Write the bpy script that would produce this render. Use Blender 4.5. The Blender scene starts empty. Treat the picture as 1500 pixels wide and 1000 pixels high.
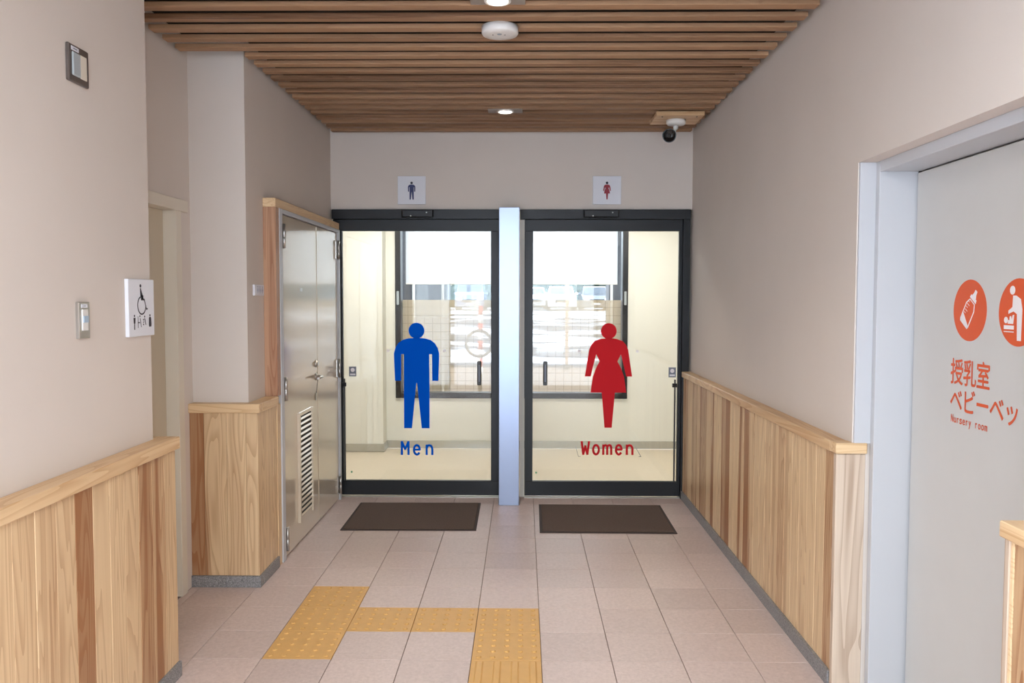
import bpy, bmesh, math, random
from mathutils import Vector, Matrix
random.seed(11)
sc = bpy.context.scene
C = sc.collection

# ------------------------------------------------------------------ camera, sky, sun, exposure
cam_d = bpy.data.cameras.new('camera'); cam = bpy.data.objects.new('camera', cam_d); C.objects.link(cam)
cam_d.sensor_width = 36.0; cam_d.lens = 1220.3/1500*36.0; cam_d.shift_y = -2.4/1500
cam_d.clip_start = 0.05; cam_d.clip_end = 300
cam.matrix_world = (Matrix.Translation((0, 0, 1.548)) @ Matrix.Rotation(0.01308, 4, 'Z')
                    @ Matrix.Rotation(math.pi/2-0.0510, 4, 'X') @ Matrix.Rotation(0.00165, 4, 'Z'))
sc.camera = cam
w = bpy.data.worlds.new('world'); sc.world = w; w.use_nodes = True
bg = w.node_tree.nodes['Background']; bg.inputs[0].default_value = (0.80, 0.89, 1.0, 1); bg.inputs[1].default_value = 6.5
sun_d = bpy.data.lights.new('sun', 'SUN'); sun_d.energy = 2.5; sun_d.angle = 0.01; sun_d.color = (1, .95, .88)
sun = bpy.data.objects.new('sun', sun_d); C.objects.link(sun)
sun.rotation_euler = (math.radians(48), 0, math.radians(75))
vs = sc.view_settings; vs.view_transform = 'Standard'; vs.look = 'None'; vs.gamma = 1.0; vs.use_curve_mapping = False
vs.exposure = 0.28

def portal(loc, rot, sx, sy):
    d = bpy.data.lights.new('daylight_portal', 'AREA'); d.shape = 'RECTANGLE'; d.size = sx; d.size_y = sy
    d.cycles.is_portal = True
    o = bpy.data.objects.new('daylight_portal', d); C.objects.link(o); o.location = loc; o.rotation_euler = rot
portal((-1.85, -1.18, 1.4), (math.pi/2, 0, 0), 6.2, 2.7)          # entrance glazing behind the camera
portal((-4.98, 0.2, 1.4), (math.pi/2, 0, -math.pi/2), 2.7, 2.7)  # glazing of the lobby side
portal((-0.77, 8.66, 1.4), (math.pi/2, 0, math.pi), 1.04, 1.8)
portal((0.54, 8.66, 1.4), (math.pi/2, 0, math.pi), 1.04, 1.8)

# ------------------------------------------------------------------ mesh helpers
class MB:
    def __init__(s): s.v = []; s.f = []; s.m = []; s.mi = 0; s.sm = []
    def add(s, vs, fs, smooth=False):
        n = len(s.v); s.v += [tuple(v) for v in vs]
        for f in fs: s.f.append(tuple(i+n for i in f)); s.m.append(s.mi); s.sm.append(smooth)
        return s
    def box(s, x0, x1, y0, y1, z0, z1):
        x0, x1 = min(x0, x1), max(x0, x1); y0, y1 = min(y0, y1), max(y0, y1); z0, z1 = min(z0, z1), max(z0, z1)
        return s.add([(x0,y0,z0),(x1,y0,z0),(x1,y1,z0),(x0,y1,z0),(x0,y0,z1),(x1,y0,z1),(x1,y1,z1),(x0,y1,z1)],
                     [(0,3,2,1),(4,5,6,7),(0,1,5,4),(1,2,6,5),(2,3,7,6),(3,0,4,7)])
    def bbox(s, x0, x1, y0, y1, z0, z1, b=.003):
        """box with chamfered edges"""
        bm = bmesh.new(); bmesh.ops.create_cube(bm, size=1)
        for v in bm.verts:
            v.co = Vector(((x0+x1)/2+v.co.x*abs(x1-x0), (y0+y1)/2+v.co.y*abs(y1-y0), (z0+z1)/2+v.co.z*abs(z1-z0)))
        b = min(b, abs(x1-x0)*.45, abs(y1-y0)*.45, abs(z1-z0)*.45)
        bmesh.ops.bevel(bm, geom=list(bm.edges), offset=b, segments=1, affect='EDGES', profile=.5)
        bm.verts.index_update()
        s.add([v.co[:] for v in bm.verts], [[v.index for v in f.verts] for f in bm.faces]); bm.free(); return s
    def lathe(s, prof, M=Matrix(), n=28, smooth=True, cap=True):
        vs = []; fs = []
        for r, h in prof:
            for k in range(n):
                a = 2*math.pi*k/n; vs.append(M @ Vector((r*math.cos(a), r*math.sin(a), h)))
        for j in range(len(prof)-1):
            for k in range(n):
                fs.append((j*n+k, j*n+(k+1) % n, (j+1)*n+(k+1) % n, (j+1)*n+k))
        s.add(vs, fs, smooth)
        if cap:
            b = len(s.v)-len(vs)
            s.f.append(tuple(b+k for k in range(n))[::-1]); s.m.append(s.mi); s.sm.append(False)
            e = b+(len(prof)-1)*n
            s.f.append(tuple(e+k for k in range(n))); s.m.append(s.mi); s.sm.append(False)
        return s
    def tube(s, pts, r, n=10):
        pts = [Vector(p) for p in pts]; vs = []; fs = []
        for i, p in enumerate(pts):
            d = (pts[min(i+1, len(pts)-1)]-pts[max(i-1, 0)]).normalized()
            a = d.cross(Vector((0, 0, 1)) if abs(d.z) < .9 else Vector((1, 0, 0))).normalized(); b = d.cross(a)
            rr = r[i] if isinstance(r, (list, tuple)) else r
            for k in range(n):
                t = 2*math.pi*k/n; vs.append(p+a*rr*math.cos(t)+b*rr*math.sin(t))
        for i in range(len(pts)-1):
            for k in range(n):
                fs.append((i*n+k, i*n+(k+1) % n, (i+1)*n+(k+1) % n, (i+1)*n+k))
        s.add(vs, fs, True)
        m = len(s.v)-len(vs); e = m+(len(pts)-1)*n
        s.f += [tuple(m+k for k in range(n))[::-1], tuple(e+k for k in range(n))]; s.m += [s.mi]*2; s.sm += [False]*2
        return s
    def poly(s, pts, O, U, V, N, d=.0008):
        """flat outline pts (u,v) on a plane, thickness d along N"""
        bm = bmesh.new()
        O, U, V, N = Vector(O), Vector(U), Vector(V), Vector(N)
        vv = [bm.verts.new(O+U*p[0]+V*p[1]) for p in pts]
        f = bm.faces.new(vv); bm.normal_update()
        if f.normal.dot(N) < 0: f.normal_flip()
        r = bmesh.ops.extrude_face_region(bm, geom=[f])
        for g in r['geom']:
            if isinstance(g, bmesh.types.BMVert): g.co += N*d
        bmesh.ops.triangulate(bm, faces=[q for q in bm.faces if len(q.verts) > 4])
        bm.verts.index_update()
        s.add([v.co[:] for v in bm.verts], [[v.index for v in q.verts] for q in bm.faces]); bm.free(); return s
    def mesh(s, name):
        me = bpy.data.meshes.new(name); me.from_pydata(s.v, [], s.f)
        me.polygons.foreach_set('material_index', s.m); me.polygons.foreach_set('use_smooth', s.sm)
        bm = bmesh.new(); bm.from_mesh(me); bmesh.ops.recalc_face_normals(bm, faces=bm.faces); bm.to_mesh(me); bm.free()
        me.update(); return me
    def build(s, name, mat, parent=None, color=None):
        me = s.mesh(name)
        for m in (mat if isinstance(mat, (list, tuple)) else [mat]): me.materials.append(m)
        return link(name, me, parent, color)

def link(name, me, parent=None, color=None):
    o = bpy.data.objects.new(name, me); C.objects.link(o)
    if parent is not None:
        o.parent = parent
        o.matrix_parent_inverse = Matrix.Translation(-Vector(parent.location)) if parent.location.length else Matrix()
    if color is not None: o.color = (*color, 1)[:4]
    return o
def tag(o, label=None, cat=None, group=None, kind=None):
    if label: o['label'] = label
    if cat: o['category'] = cat
    if group: o['group'] = group
    if kind: o['kind'] = kind
    return o
def thing(name, loc, label, cat, group=None, kind=None):
    o = bpy.data.objects.new(name, None); C.objects.link(o); o.location = loc; o.empty_display_size = .1
    return tag(o, label, cat, group, kind)
def B(*a): return MB().box(*a)
def BB(*a, **k): return MB().bbox(*a, **k)
def circ(cx, cy, r, n=28): return [(cx+r*math.cos(2*math.pi*k/n), cy+r*math.sin(2*math.pi*k/n)) for k in range(n)]

# ------------------------------------------------------------------ materials
def s2l(c): return tuple(((x/255+.055)/1.055)**2.4 if x/255 > .04045 else x/255/12.92 for x in c)
def mat(name, col, rough=.6, metal=0, var=0, vscale=8, bump=0, bscale=200, spec=.5, coat=0):
    m = bpy.data.materials.new(name); m.use_nodes = True; nt = m.node_tree; p = nt.nodes['Principled BSDF']
    c = (*s2l(col), 1)
    p.inputs['Base Color'].default_value = c; p.inputs['Roughness'].default_value = rough
    p.inputs['Metallic'].default_value = metal; p.inputs['Specular IOR Level'].default_value = spec
    p.inputs['Coat Weight'].default_value = coat
    tc = nt.nodes.new('ShaderNodeTexCoord')
    if var:
        n = nt.nodes.new('ShaderNodeTexNoise'); n.inputs['Scale'].default_value = vscale; n.inputs['Detail'].default_value = 5
        nt.links.new(tc.outputs['Object'], n.inputs['Vector'])
        r = nt.nodes.new('ShaderNodeMapRange'); r.inputs['From Min'].default_value = .3; r.inputs['From Max'].default_value = .7
        r.inputs['To Min'].default_value = 1-var; r.inputs['To Max'].default_value = 1+var
        nt.links.new(n.outputs['Fac'], r.inputs['Value'])
        x = nt.nodes.new('ShaderNodeMix'); x.data_type = 'RGBA'; x.blend_type = 'MULTIPLY'; x.inputs['Factor'].default_value = 1
        x.inputs['A'].default_value = c; nt.links.new(r.outputs[0], x.inputs['B'])
        nt.links.new(x.outputs['Result'], p.inputs['Base Color'])
    if bump:
        n = nt.nodes.new('ShaderNodeTexNoise'); n.inputs['Scale'].default_value = bscale; n.inputs['Detail'].default_value = 3
        nt.links.new(tc.outputs['Object'], n.inputs['Vector'])
        b = nt.nodes.new('ShaderNodeBump'); b.inputs['Strength'].default_value = bump; b.inputs['Distance'].default_value = .002
        nt.links.new(n.outputs['Fac'], b.inputs['Height']); nt.links.new(b.outputs[0], p.inputs['Normal'])
    return m
def wood(name, light, dark, axis, rough=.42, con=1.0):
    """procedural timber; the object's colour gives tone (r: darkness, g: heartwood streak, b: seed)"""
    m = bpy.data.materials.new(name); m.use_nodes = True; nt = m.node_tree; N = nt.nodes.new; L = nt.links.new
    p = nt.nodes['Principled BSDF']; p.inputs['Roughness'].default_value = rough; p.inputs['Specular IOR Level'].default_value = .35
    tc = N('ShaderNodeTexCoord'); oi = N('ShaderNodeObjectInfo'); sep = N('ShaderNodeSeparateColor'); L(oi.outputs['Color'], sep.inputs[0])
    off = N('ShaderNodeCombineXYZ'); mul = N('ShaderNodeMath'); mul.operation = 'MULTIPLY'; mul.inputs[1].default_value = 37.0
    L(oi.outputs['Random'], mul.inputs[0])
    for i in range(3): L(mul.outputs[0], off.inputs[i])
    ad = N('ShaderNodeVectorMath'); L(tc.outputs['Object'], ad.inputs[0]); L(off.outputs[0], ad.inputs[1])
    def mapped(along, across):
        mp = N('ShaderNodeMapping'); L(ad.outputs[0], mp.inputs['Vector'])
        mp.inputs['Scale'].default_value = [along if i == axis else across for i in range(3)]; return mp
    # cathedral rings
    m1 = mapped(.55, 7.0); n1 = N('ShaderNodeTexNoise'); n1.inputs['Scale'].default_value = 1.0; n1.inputs['Detail'].default_value = 2; n1.inputs['Distortion'].default_value = .4
    L(m1.outputs[0], n1.inputs['Vector'])
    f1 = N('ShaderNodeMath'); f1.operation = 'MULTIPLY'; f1.inputs[1].default_value = 16.0; L(n1.outputs['Fac'], f1.inputs[0])
    fr = N('ShaderNodeMath'); fr.operation = 'FRACT'; L(f1.outputs[0], fr.inputs[0])
    rg = N('ShaderNodeMapRange'); rg.interpolation_type = 'SMOOTHSTEP'; rg.inputs['From Min'].default_value = .35; rg.inputs['From Max'].default_value = 1.0
    rg.inputs['To Max'].default_value = .30*con; L(fr.outputs[0], rg.inputs['Value'])
    # fine fibre
    m2 = mapped(3.0, 160.0); n2 = N('ShaderNodeTexNoise'); n2.inputs['Scale'].default_value = 1.0; n2.inputs['Detail'].default_value = 3; L(m2.outputs[0], n2.inputs['Vector'])
    f2 = N('ShaderNodeMath'); f2.operation = 'MULTIPLY'; f2.inputs[1].default_value = .22*con; L(n2.outputs['Fac'], f2.inputs[0])
    # heartwood streaks
    m3 = mapped(.35, 14.0); n3 = N('ShaderNodeTexNoise'); n3.inputs['Scale'].default_value = 1.0; n3.inputs['Detail'].default_value = 1; L(m3.outputs[0], n3.inputs['Vector'])
    r3 = N('ShaderNodeMapRange'); r3.interpolation_type = 'SMOOTHSTEP'; r3.inputs['From Min'].default_value = .52; r3.inputs['From Max'].default_value = .60; L(n3.outputs['Fac'], r3.inputs['Value'])
    g3 = N('ShaderNodeMath'); g3.operation = 'MULTIPLY'; L(r3.outputs[0], g3.inputs[0]); L(sep.outputs[1], g3.inputs[1])
    s1 = N('ShaderNodeMath'); L(rg.outputs[0], s1.inputs[0]); L(f2.outputs[0], s1.inputs[1])
    s2 = N('ShaderNodeMath'); L(s1.outputs[0], s2.inputs[0]); L(g3.outputs[0], s2.inputs[1])
    s3 = N('ShaderNodeMath'); s3.use_clamp = True; L(s2.outputs[0], s3.inputs[0]); L(sep.outputs[0], s3.inputs[1])
    mx = N('ShaderNodeMix'); mx.data_type = 'RGBA'; mx.inputs['A'].default_value = (*s2l(light), 1); mx.inputs['B'].default_value = (*s2l(dark), 1)
    L(s3.outputs[0], mx.inputs['Factor']); L(mx.outputs['Result'], p.inputs['Base Color'])
    b = N('ShaderNodeBump'); b.inputs['Strength'].default_value = .12; b.inputs['Distance'].default_value = .001; L(s1.outputs[0], b.inputs['Height']); L(b.outputs[0], p.inputs['Normal'])
    return m
def stone(name, a, b_, scale, rough=.5, spots=.35):
    m = bpy.data.materials.new(name); m.use_nodes = True; nt = m.node_tree; N = nt.nodes.new; L = nt.links.new
    p = nt.nodes['Principled BSDF']; p.inputs['Roughness'].default_value = rough; p.inputs['Specular IOR Level'].default_value = .4
    tc = N('ShaderNodeTexCoord'); oi = N('ShaderNodeObjectInfo')
    n = N('ShaderNodeTexNoise'); n.inputs['Scale'].default_value = scale; n.inputs['Detail'].default_value = 6; n.inputs['Roughness'].default_value = .75
    ad = N('ShaderNodeVectorMath'); L(tc.outputs['Object'], ad.inputs[0])
    cb = N('ShaderNodeCombineXYZ'); ml = N('ShaderNodeMath'); ml.operation = 'MULTIPLY'; ml.inputs[1].default_value = 23; L(oi.outputs['Random'], ml.inputs[0])
    for i in range(3): L(ml.outputs[0], cb.inputs[i])
    L(cb.outputs[0], ad.inputs[1]); L(ad.outputs[0], n.inputs['Vector'])
    r = N('ShaderNodeMapRange'); r.inputs['From Min'].default_value = .5-spots/2; r.inputs['From Max'].default_value = .5+spots/2; L(n.outputs['Fac'], r.inputs['Value'])
    mx = N('ShaderNodeMix'); mx.data_type = 'RGBA'; mx.inputs['A'].default_value = (*s2l(a), 1); mx.inputs['B'].default_value = (*s2l(b_), 1); L(r.outputs[0], mx.inputs['Factor'])
    h = N('ShaderNodeMapRange'); h.inputs['To Min'].default_value = .93; h.inputs['To Max'].default_value = 1.05; L(oi.outputs['Random'], h.inputs['Value'])
    x = N('ShaderNodeMix'); x.data_type = 'RGBA'; x.blend_type = 'MULTIPLY'; x.inputs['Factor'].default_value = 1; L(mx.outputs['Result'], x.inputs['A']); L(h.outputs[0], x.inputs['B'])
    L(x.outputs['Result'], p.inputs['Base Color'])
    b = N('ShaderNodeBump'); b.inputs['Strength'].default_value = .15; b.inputs['Distance'].default_value = .001; L(n.outputs['Fac'], b.inputs['Height']); L(b.outputs[0], p.inputs['Normal'])
    return m
def glass(name, tint=(1, 1, 1), refl=1.0):
    m = bpy.data.materials.new(name); m.use_nodes = True; nt = m.node_tree; N = nt.nodes.new; L = nt.links.new
    nt.nodes.remove(nt.nodes['Principled BSDF']); out = nt.nodes['Material Output']
    t = N('ShaderNodeBsdfTransparent'); t.inputs[0].default_value = (*tint, 1); g = N('ShaderNodeBsdfGlossy'); g.inputs['Roughness'].default_value = .02
    f = N('ShaderNodeFresnel'); f.inputs[0].default_value = 1.45
    mu = N('ShaderNodeMath'); mu.operation = 'MULTIPLY'; mu.inputs[1].default_value = refl; L(f.outputs[0], mu.inputs[0])
    mx = N('ShaderNodeMixShader'); L(mu.outputs[0], mx.inputs[0]); L(t.outputs[0], mx.inputs[1]); L(g.outputs[0], mx.inputs[2]); L(mx.outputs[0], out.inputs[0]); return m
def sheet(name, col, opaque, transl, grid=None, line=(150, 140, 120)):
    """thin sheet: part transparent, part diffuse and translucent, with an optional printed grid"""
    m = bpy.data.materials.new(name); m.use_nodes = True; nt = m.node_tree; N = nt.nodes.new; L = nt.links.new
    nt.nodes.remove(nt.nodes['Principled BSDF']); out = nt.nodes['Material Output']
    d = N('ShaderNodeBsdfDiffuse'); tr = N('ShaderNodeBsdfTranslucent'); t = N('ShaderNodeBsdfTransparent')
    c = (*s2l(col), 1); d.inputs[0].default_value = c; tr.inputs[0].default_value = c
    a = N('ShaderNodeMixShader'); a.inputs[0].default_value = transl; L(d.outputs[0], a.inputs[1]); L(tr.outputs[0], a.inputs[2])
    mx = N('ShaderNodeMixShader'); mx.inputs[0].default_value = opaque; L(t.outputs[0], mx.inputs[1]); L(a.outputs[0], mx.inputs[2])
    if grid:
        tc = N('ShaderNodeTexCoord'); br = N('ShaderNodeTexBrick'); mp = N('ShaderNodeMapping')
        mp.inputs['Rotation'].default_value = (math.pi/2, 0, 0); L(tc.outputs['Object'], mp.inputs['Vector']); L(mp.outputs[0], br.inputs['Vector'])
        br.offset = 0; br.inputs['Scale'].default_value = 1; br.inputs['Brick Width'].default_value = grid; br.inputs['Row Height'].default_value = grid
        br.inputs['Mortar Size'].default_value = .0024; br.inputs['Mortar Smooth'].default_value = 0
        br.inputs['Color1'].default_value = c; br.inputs['Color2'].default_value = c; br.inputs['Mortar'].default_value = (*s2l(line), 1)
        L(br.outputs['Color'], d.inputs[0]); L(br.outputs['Color'], tr.inputs[0])
        r = N('ShaderNodeMapRange'); r.inputs['To Min'].default_value = opaque; r.inputs['To Max'].default_value = min(1, opaque+.06); L(br.outputs['Fac'], r.inputs['Value']); L(r.outputs[0], mx.inputs[0])
    L(mx.outputs[0], out.inputs[0]); return m
def emit(name, col, s):
    m = bpy.data.materials.new(name); m.use_nodes = True; p = m.node_tree.nodes['Principled BSDF']
    p.inputs['Base Color'].default_value = (*col, 1); p.inputs['Emission Color'].default_value = (*col, 1); p.inputs['Emission Strength'].default_value = s; return m

WALL = mat('beige_wallpaper', (219, 209, 200), .8, var=.015, vscale=3, bump=.12, bscale=350)
CREAM = mat('cream_wall_paint', (232, 229, 219), .7, var=.01)
RFLOOR = mat('cream_vinyl_floor', (222, 207, 185), .35, var=.03, vscale=30)
SKIRT = mat('grey_skirting', (186, 184, 176), .16, .35)
WHITE = mat('white_ceiling', (225, 225, 222), .8)
DARKCEIL = mat('dark_ceiling_void', (34, 24, 16), .9)
PLANK = wood('cedar_planks', (231, 203, 162), (158, 110, 74), 2)
CAP_Y = wood('cedar_cap_lengthwise', (236, 208, 166), (186, 138, 92), 1)
CAP_X = wood('cedar_cap_crosswise', (236, 208, 166), (186, 138, 92), 0)
ENDW = wood('pale_end_board', (220, 202, 182), (150, 122, 100), 2, .42, 1.3)
CASE_Z = wood('cedar_door_casing', (208, 168, 136), (156, 108, 80), 2)
SLAT = wood('ceiling_slat_timber', (180, 142, 108), (112, 78, 54), 0, .55, .45)
TILE = stone('pinkish_stone_tile', (188, 169, 163), (218, 200, 194), 60, .42, .5)
GROUT = mat('floor_grout', (158, 142, 134), .9)
TACT = mat('yellow_tactile_tile', (214, 168, 100), .55, var=.04, vscale=20)
GRAN = stone('grey_granite', (96, 96, 98), (164, 162, 162), 160, .45, .25)
BLACK = mat('black_anodised_frame', (24, 26, 30), .42, .2)
RUBBER = mat('black_rubber', (20, 20, 22), .7)
STEEL = mat('brushed_steel_post', (160, 174, 202), .30, .6)  # blue tint of reflected daylight is put into this base colour
DOORST = mat('beige_steel_door', (216, 203, 183), .13, .2)
WSTEEL = mat('white_steel_frame', (196, 198, 202), .4)
WDOOR = mat('white_door_leaf', (206, 205, 202), .45, var=.01)
BEIGEDOOR = mat('beige_door_leaf', (206, 194, 172), .5)
CHROME = mat('satin_metal', (190, 188, 184), .28, .9)
DMETAL = mat('dark_metal', (70, 70, 70), .4, .6)
SLOTSHADE = mat('louvre_shade', (34, 32, 30), .9)  # painted shade for the louvre openings
MAT = mat('brown_carpet_mat', (94, 77, 68), .95, var=.15, vscale=90, bump=.9, bscale=300)
MATE = mat('brown_mat_edge', (66, 54, 50), .8)
SIGN = mat('white_sign_board', (226, 228, 236), .35)
INK = mat('dark_sign_ink', (44, 42, 56), .6)
NAVY = mat('navy_sign_ink', (54, 62, 110), .6)
CRIM = mat('crimson_sign_ink', (160, 54, 70), .6)
ORANGE = mat('orange_vinyl_film', (222, 92, 48), .5)
STK = mat('white_vinyl_film', (240, 236, 238), .5)
GREYTAG = mat('grey_touch_sticker', (120, 126, 140), .5)
PLAST = mat('white_plastic', (228, 226, 222), .4)
GREYP = mat('grey_plastic_window', (170, 178, 182), .25)
IVORY = mat('ivory_plastic', (224, 216, 200), .45)
LENS = mat('black_camera_front', (14, 14, 16), .15)
GLASS = glass('clear_door_glass', (.97, .985, .98))
WGLASS = glass('window_glass', (.97, .98, .98))
FILM = sheet('gridded_privacy_film', (214, 198, 170), .50, .22, .085, (172, 154, 126))
BLUE = sheet('blue_vinyl_film', (8, 108, 236), 1.0, .34)
RED = sheet('red_vinyl_film', (230, 52, 62), 1.0, .34)
BLIND = sheet('white_blind_cloth', (252, 252, 252), 1.0, .95)
SNOW = mat('snow', (240, 243, 250), .9, var=.02, vscale=1.5, bump=.6, bscale=3)
PAVE = mat('pink_paving', (116, 96, 84), .85, var=.06, vscale=6)
def patchy_snow():
    m = mat('patchy_snow', (240, 243, 250), .9); nt = m.node_tree; N = nt.nodes.new; L = nt.links.new; p = nt.nodes['Principled BSDF']
    tc = N('ShaderNodeTexCoord'); mp = N('ShaderNodeMapping'); mp.inputs['Scale'].default_value = (.22, 1.0, 1); L(tc.outputs['Object'], mp.inputs['Vector'])
    n = N('ShaderNodeTexNoise'); n.inputs['Scale'].default_value = .8; n.inputs['Detail'].default_value = 4; L(mp.outputs[0], n.inputs['Vector'])
    r = N('ShaderNodeMapRange'); r.inputs['From Min'].default_value = .43; r.inputs['From Max'].default_value = .52; L(n.outputs['Fac'], r.inputs['Value'])
    x = N('ShaderNodeMix'); x.data_type = 'RGBA'; x.inputs['A'].default_value = (*s2l((236, 240, 250)), 1); x.inputs['B'].default_value = (*s2l((44, 54, 72)), 1)
    L(r.outputs[0], x.inputs['Factor']); L(x.outputs['Result'], p.inputs['Base Color']); return m
PATCHY = patchy_snow()
ECLAD = mat('charcoal_cladding', (36, 40, 47), .6)
POSTM = mat('tan_timber_post', (150, 120, 96), .7)

# ------------------------------------------------------------------ plan of the place (metres; y runs down the corridor)
XR, XRW = 1.2815, 1.2284        # right wall, face of its wainscot
XL, XLW = -1.4665, -1.4018      # left wall, face of its wainscot
XA = -1.765                     # wall of the alcove
YB = 6.378                      # wall with the two glass doors
YN, YP = 3.262, 4.4155          # alcove begins and ends
YE, YE2 = 3.235, 2.10           # nursery door recess
H, HV = 2.785, 2.90             # slats, ceiling void
ZC = 0.984                      # top of the wainscot cap

# ------------------------------------------------------------------ setting: floor
fl = tag(B(-5.0, 1.9, -1.3, 6.45, -.12, -.010).build('floor', GROUT), 'pinkish grey stone tile floor of the corridor', 'floor', kind='structure')
OX, OY, T = .0822, 3.4827, .30
tact = {(-1, 0): 'd', (-1, 1): 'd', (-1, -1): 'b', (-2, 1): 'd', (-3, 1): 'd', (-4, 0): 'd', (-4, 1): 'd', (-4, 2): 'd', (-1, -2): 'b'}
def tile_mesh(wx, wy, kind):
    m = MB(); g = .0013
    m.bbox(g, wx-g, g, wy-g, -.010, 0, b=.0012)
    if kind == 'd':
        for i in range(5):
            for j in range(5):
                m.lathe([(.0125, -.001), (.0105, .0035), (.007, .005)], Matrix.Translation((.03+i*.06, .03+j*.06, 0)), 8)
    if kind == 'b':
        for i in range(4):
            x = .0375+i*.075
            m.add([(x-.017, .015, 0), (x+.017, .015, 0), (x+.017, .285, 0), (x-.017, .285, 0), (x-.011, .022, .005), (x+.011, .022, .005), (x+.011, .278, .005), (x-.011, .278, .005)],
                  [(4, 5, 6, 7), (0, 1, 5, 4), (1, 2, 6, 5), (2, 3, 7, 6), (3, 0, 4, 7)])
    return m.mesh('floor_tile')
cache = {}
for i in range(-7, 5):
    for j in range(-5, 10):
        x0, x1 = OX+i*T, OX+i*T+T; y0, y1 = OY+j*T, OY+j*T+T
        cx0 = XA if (y0 > YN-.2 and y1 < YP+.2) else XLW-.03
        x0 = max(x0, cx0); x1 = min(x1, XRW+.03 if not (y0 < YE and y1 > YE2) else XR+.22); y1 = min(y1, YB+.05)
        if x1-x0 < .02 or y1-y0 < .02: continue
        k = tact.get((i, j)); key = (round(x1-x0, 3), round(y1-y0, 3), k)
        if key not in cache:
            me = tile_mesh(x1-x0, y1-y0, k); me.materials.append(TACT if k else TILE); cache[key] = me
        o = bpy.data.objects.new('tactile_tile' if k else 'floor_tile', cache[key]); C.objects.link(o); o.parent = fl; o.location = (x0, y0, 0)
# floor surface beyond the view, behind the camera
for a in ((-5.0, 1.9, -1.3, OY-5*T, -.010, 0), (-5.0, OX-7*T, OY-5*T, 1.6, -.010, 0)):
    B(*a).build('floor_slab', TILE, fl)

# ------------------------------------------------------------------ setting: ceiling with slats
ce = tag(B(-5.0, 2.4, -1.3, 6.5, HV, HV+.12).build('ceiling', DARKCEIL), 'dark ceiling void behind a row of brown timber slats', 'ceiling', kind='structure')
PITCH = .1477
for k in range(34):
    y = 6.29-k*PITCH
    if y < 1.7: break
    x0 = XA+.03 if (YN+.02 < y < YP-.06) else XL+.03
    c = (random.uniform(0, .35), random.choice([0, .2, .5]), 0)
    me = BB(x0, XR-.03, -.031, .031, -.0, .021, b=.002).mesh('slat'); me.materials.append(SLAT)
    o = link('slat', me, ce, c); o.location = (0, y, H)
tag(B(-5.0, 1.6, -1.3, 1.66, HV-.1, HV).build('ceiling_lobby', WHITE), 'plain white ceiling of the entrance lobby', 'ceiling', kind='structure')

# ------------------------------------------------------------------ setting: walls
wl = MB().box(-2.1, XL, 1.6, YN, 0, HV)
tag(wl.build('wall_left_near', WALL), 'beige papered wall carrying the wheelchair sign', 'wall', kind='structure')
tag(B(-1.95, XL, YP, YB+.1, 0, HV).build('wall_left', WALL), 'beige papered wall block with the steel service door', 'wall', kind='structure')
AY0, AY1, AZ = 3.40, 4.265, 1.985
wa = MB().box(-2.05, XA, YN, AY0, 0, HV).box(-2.05, XA, AY1, YP, 0, HV).box(-2.05, XA, AY0, AY1, AZ+.02, HV)
tag(wa.build('wall_alcove', WALL), 'beige wall of the alcove around its plain door', 'wall', kind='structure')
wr = MB().box(XR, 1.75, YE, YB+.1, 0, HV).box(XR, 1.75, -1.3, YE2, 0, HV).box(XR, 1.75, YE2, YE, 2.064, HV).box(1.56, 1.75, YE2, YE, 0, 2.064)
tag(wr.build('wall_right', WALL), 'beige papered wall with the white nursery door', 'wall', kind='structure')
wb = MB().box(XL, XR, YB, YB+.14, 2.213, HV).box(-.150, -.055, YB+.02, YB+.14, 0, 2.213)
tag(wb.build('wall_back', WALL), 'beige wall above the two glass doors', 'wall', kind='structure')

# lobby behind the camera: glazed front and side
tag(MB().box(-5.0, -2.1, 1.6, 1.75, 0, HV).build('wall_lobby', WALL), 'beige wall closing the entrance lobby', 'wall', kind='structure')
def glazing(name, label, axis, c, a0, a1, posts):
    r = thing(name, (0, 0, 0), label, 'window', kind='structure')
    def bx(u0, u1, z0, z1, d0, d1): return (u0, u1, c+d0, c+d1, z0, z1) if axis == 0 else (c+d0, c+d1, u0, u1, z0, z1)
    B(*bx(a0, a1, -.02, .06, -.06, .06)).build('sill', BLACK, r); B(*bx(a0, a1, 2.72, 2.82, -.06, .06)).build('head', BLACK, r)
    for q, wd in posts: B(*bx(q-wd/2, q+wd/2, .06, 2.72, -.08, .08)).build('mullion', BLACK, r)
    for (q0, w0), (q1, w1) in zip(posts, posts[1:]): B(*bx(q0+w0/2, q1-w1/2, .06, 2.72, -.004, .004)).build('pane', WGLASS, r)
    return r
glazing('window_3', 'glazed entrance front with black mullions', 0, -1.25, -5.0, XR, [(-4.96, .08), (-3.7, .08), (-2.45, .08), (-1.2, .08), (.05, .08), (1.24, .08)])
glazing('window_4', 'glazed side of the entrance lobby', 1, -5.05, -1.2, 1.6, [(-1.16, .08), (.2, .08), (1.56, .08)])

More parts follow.
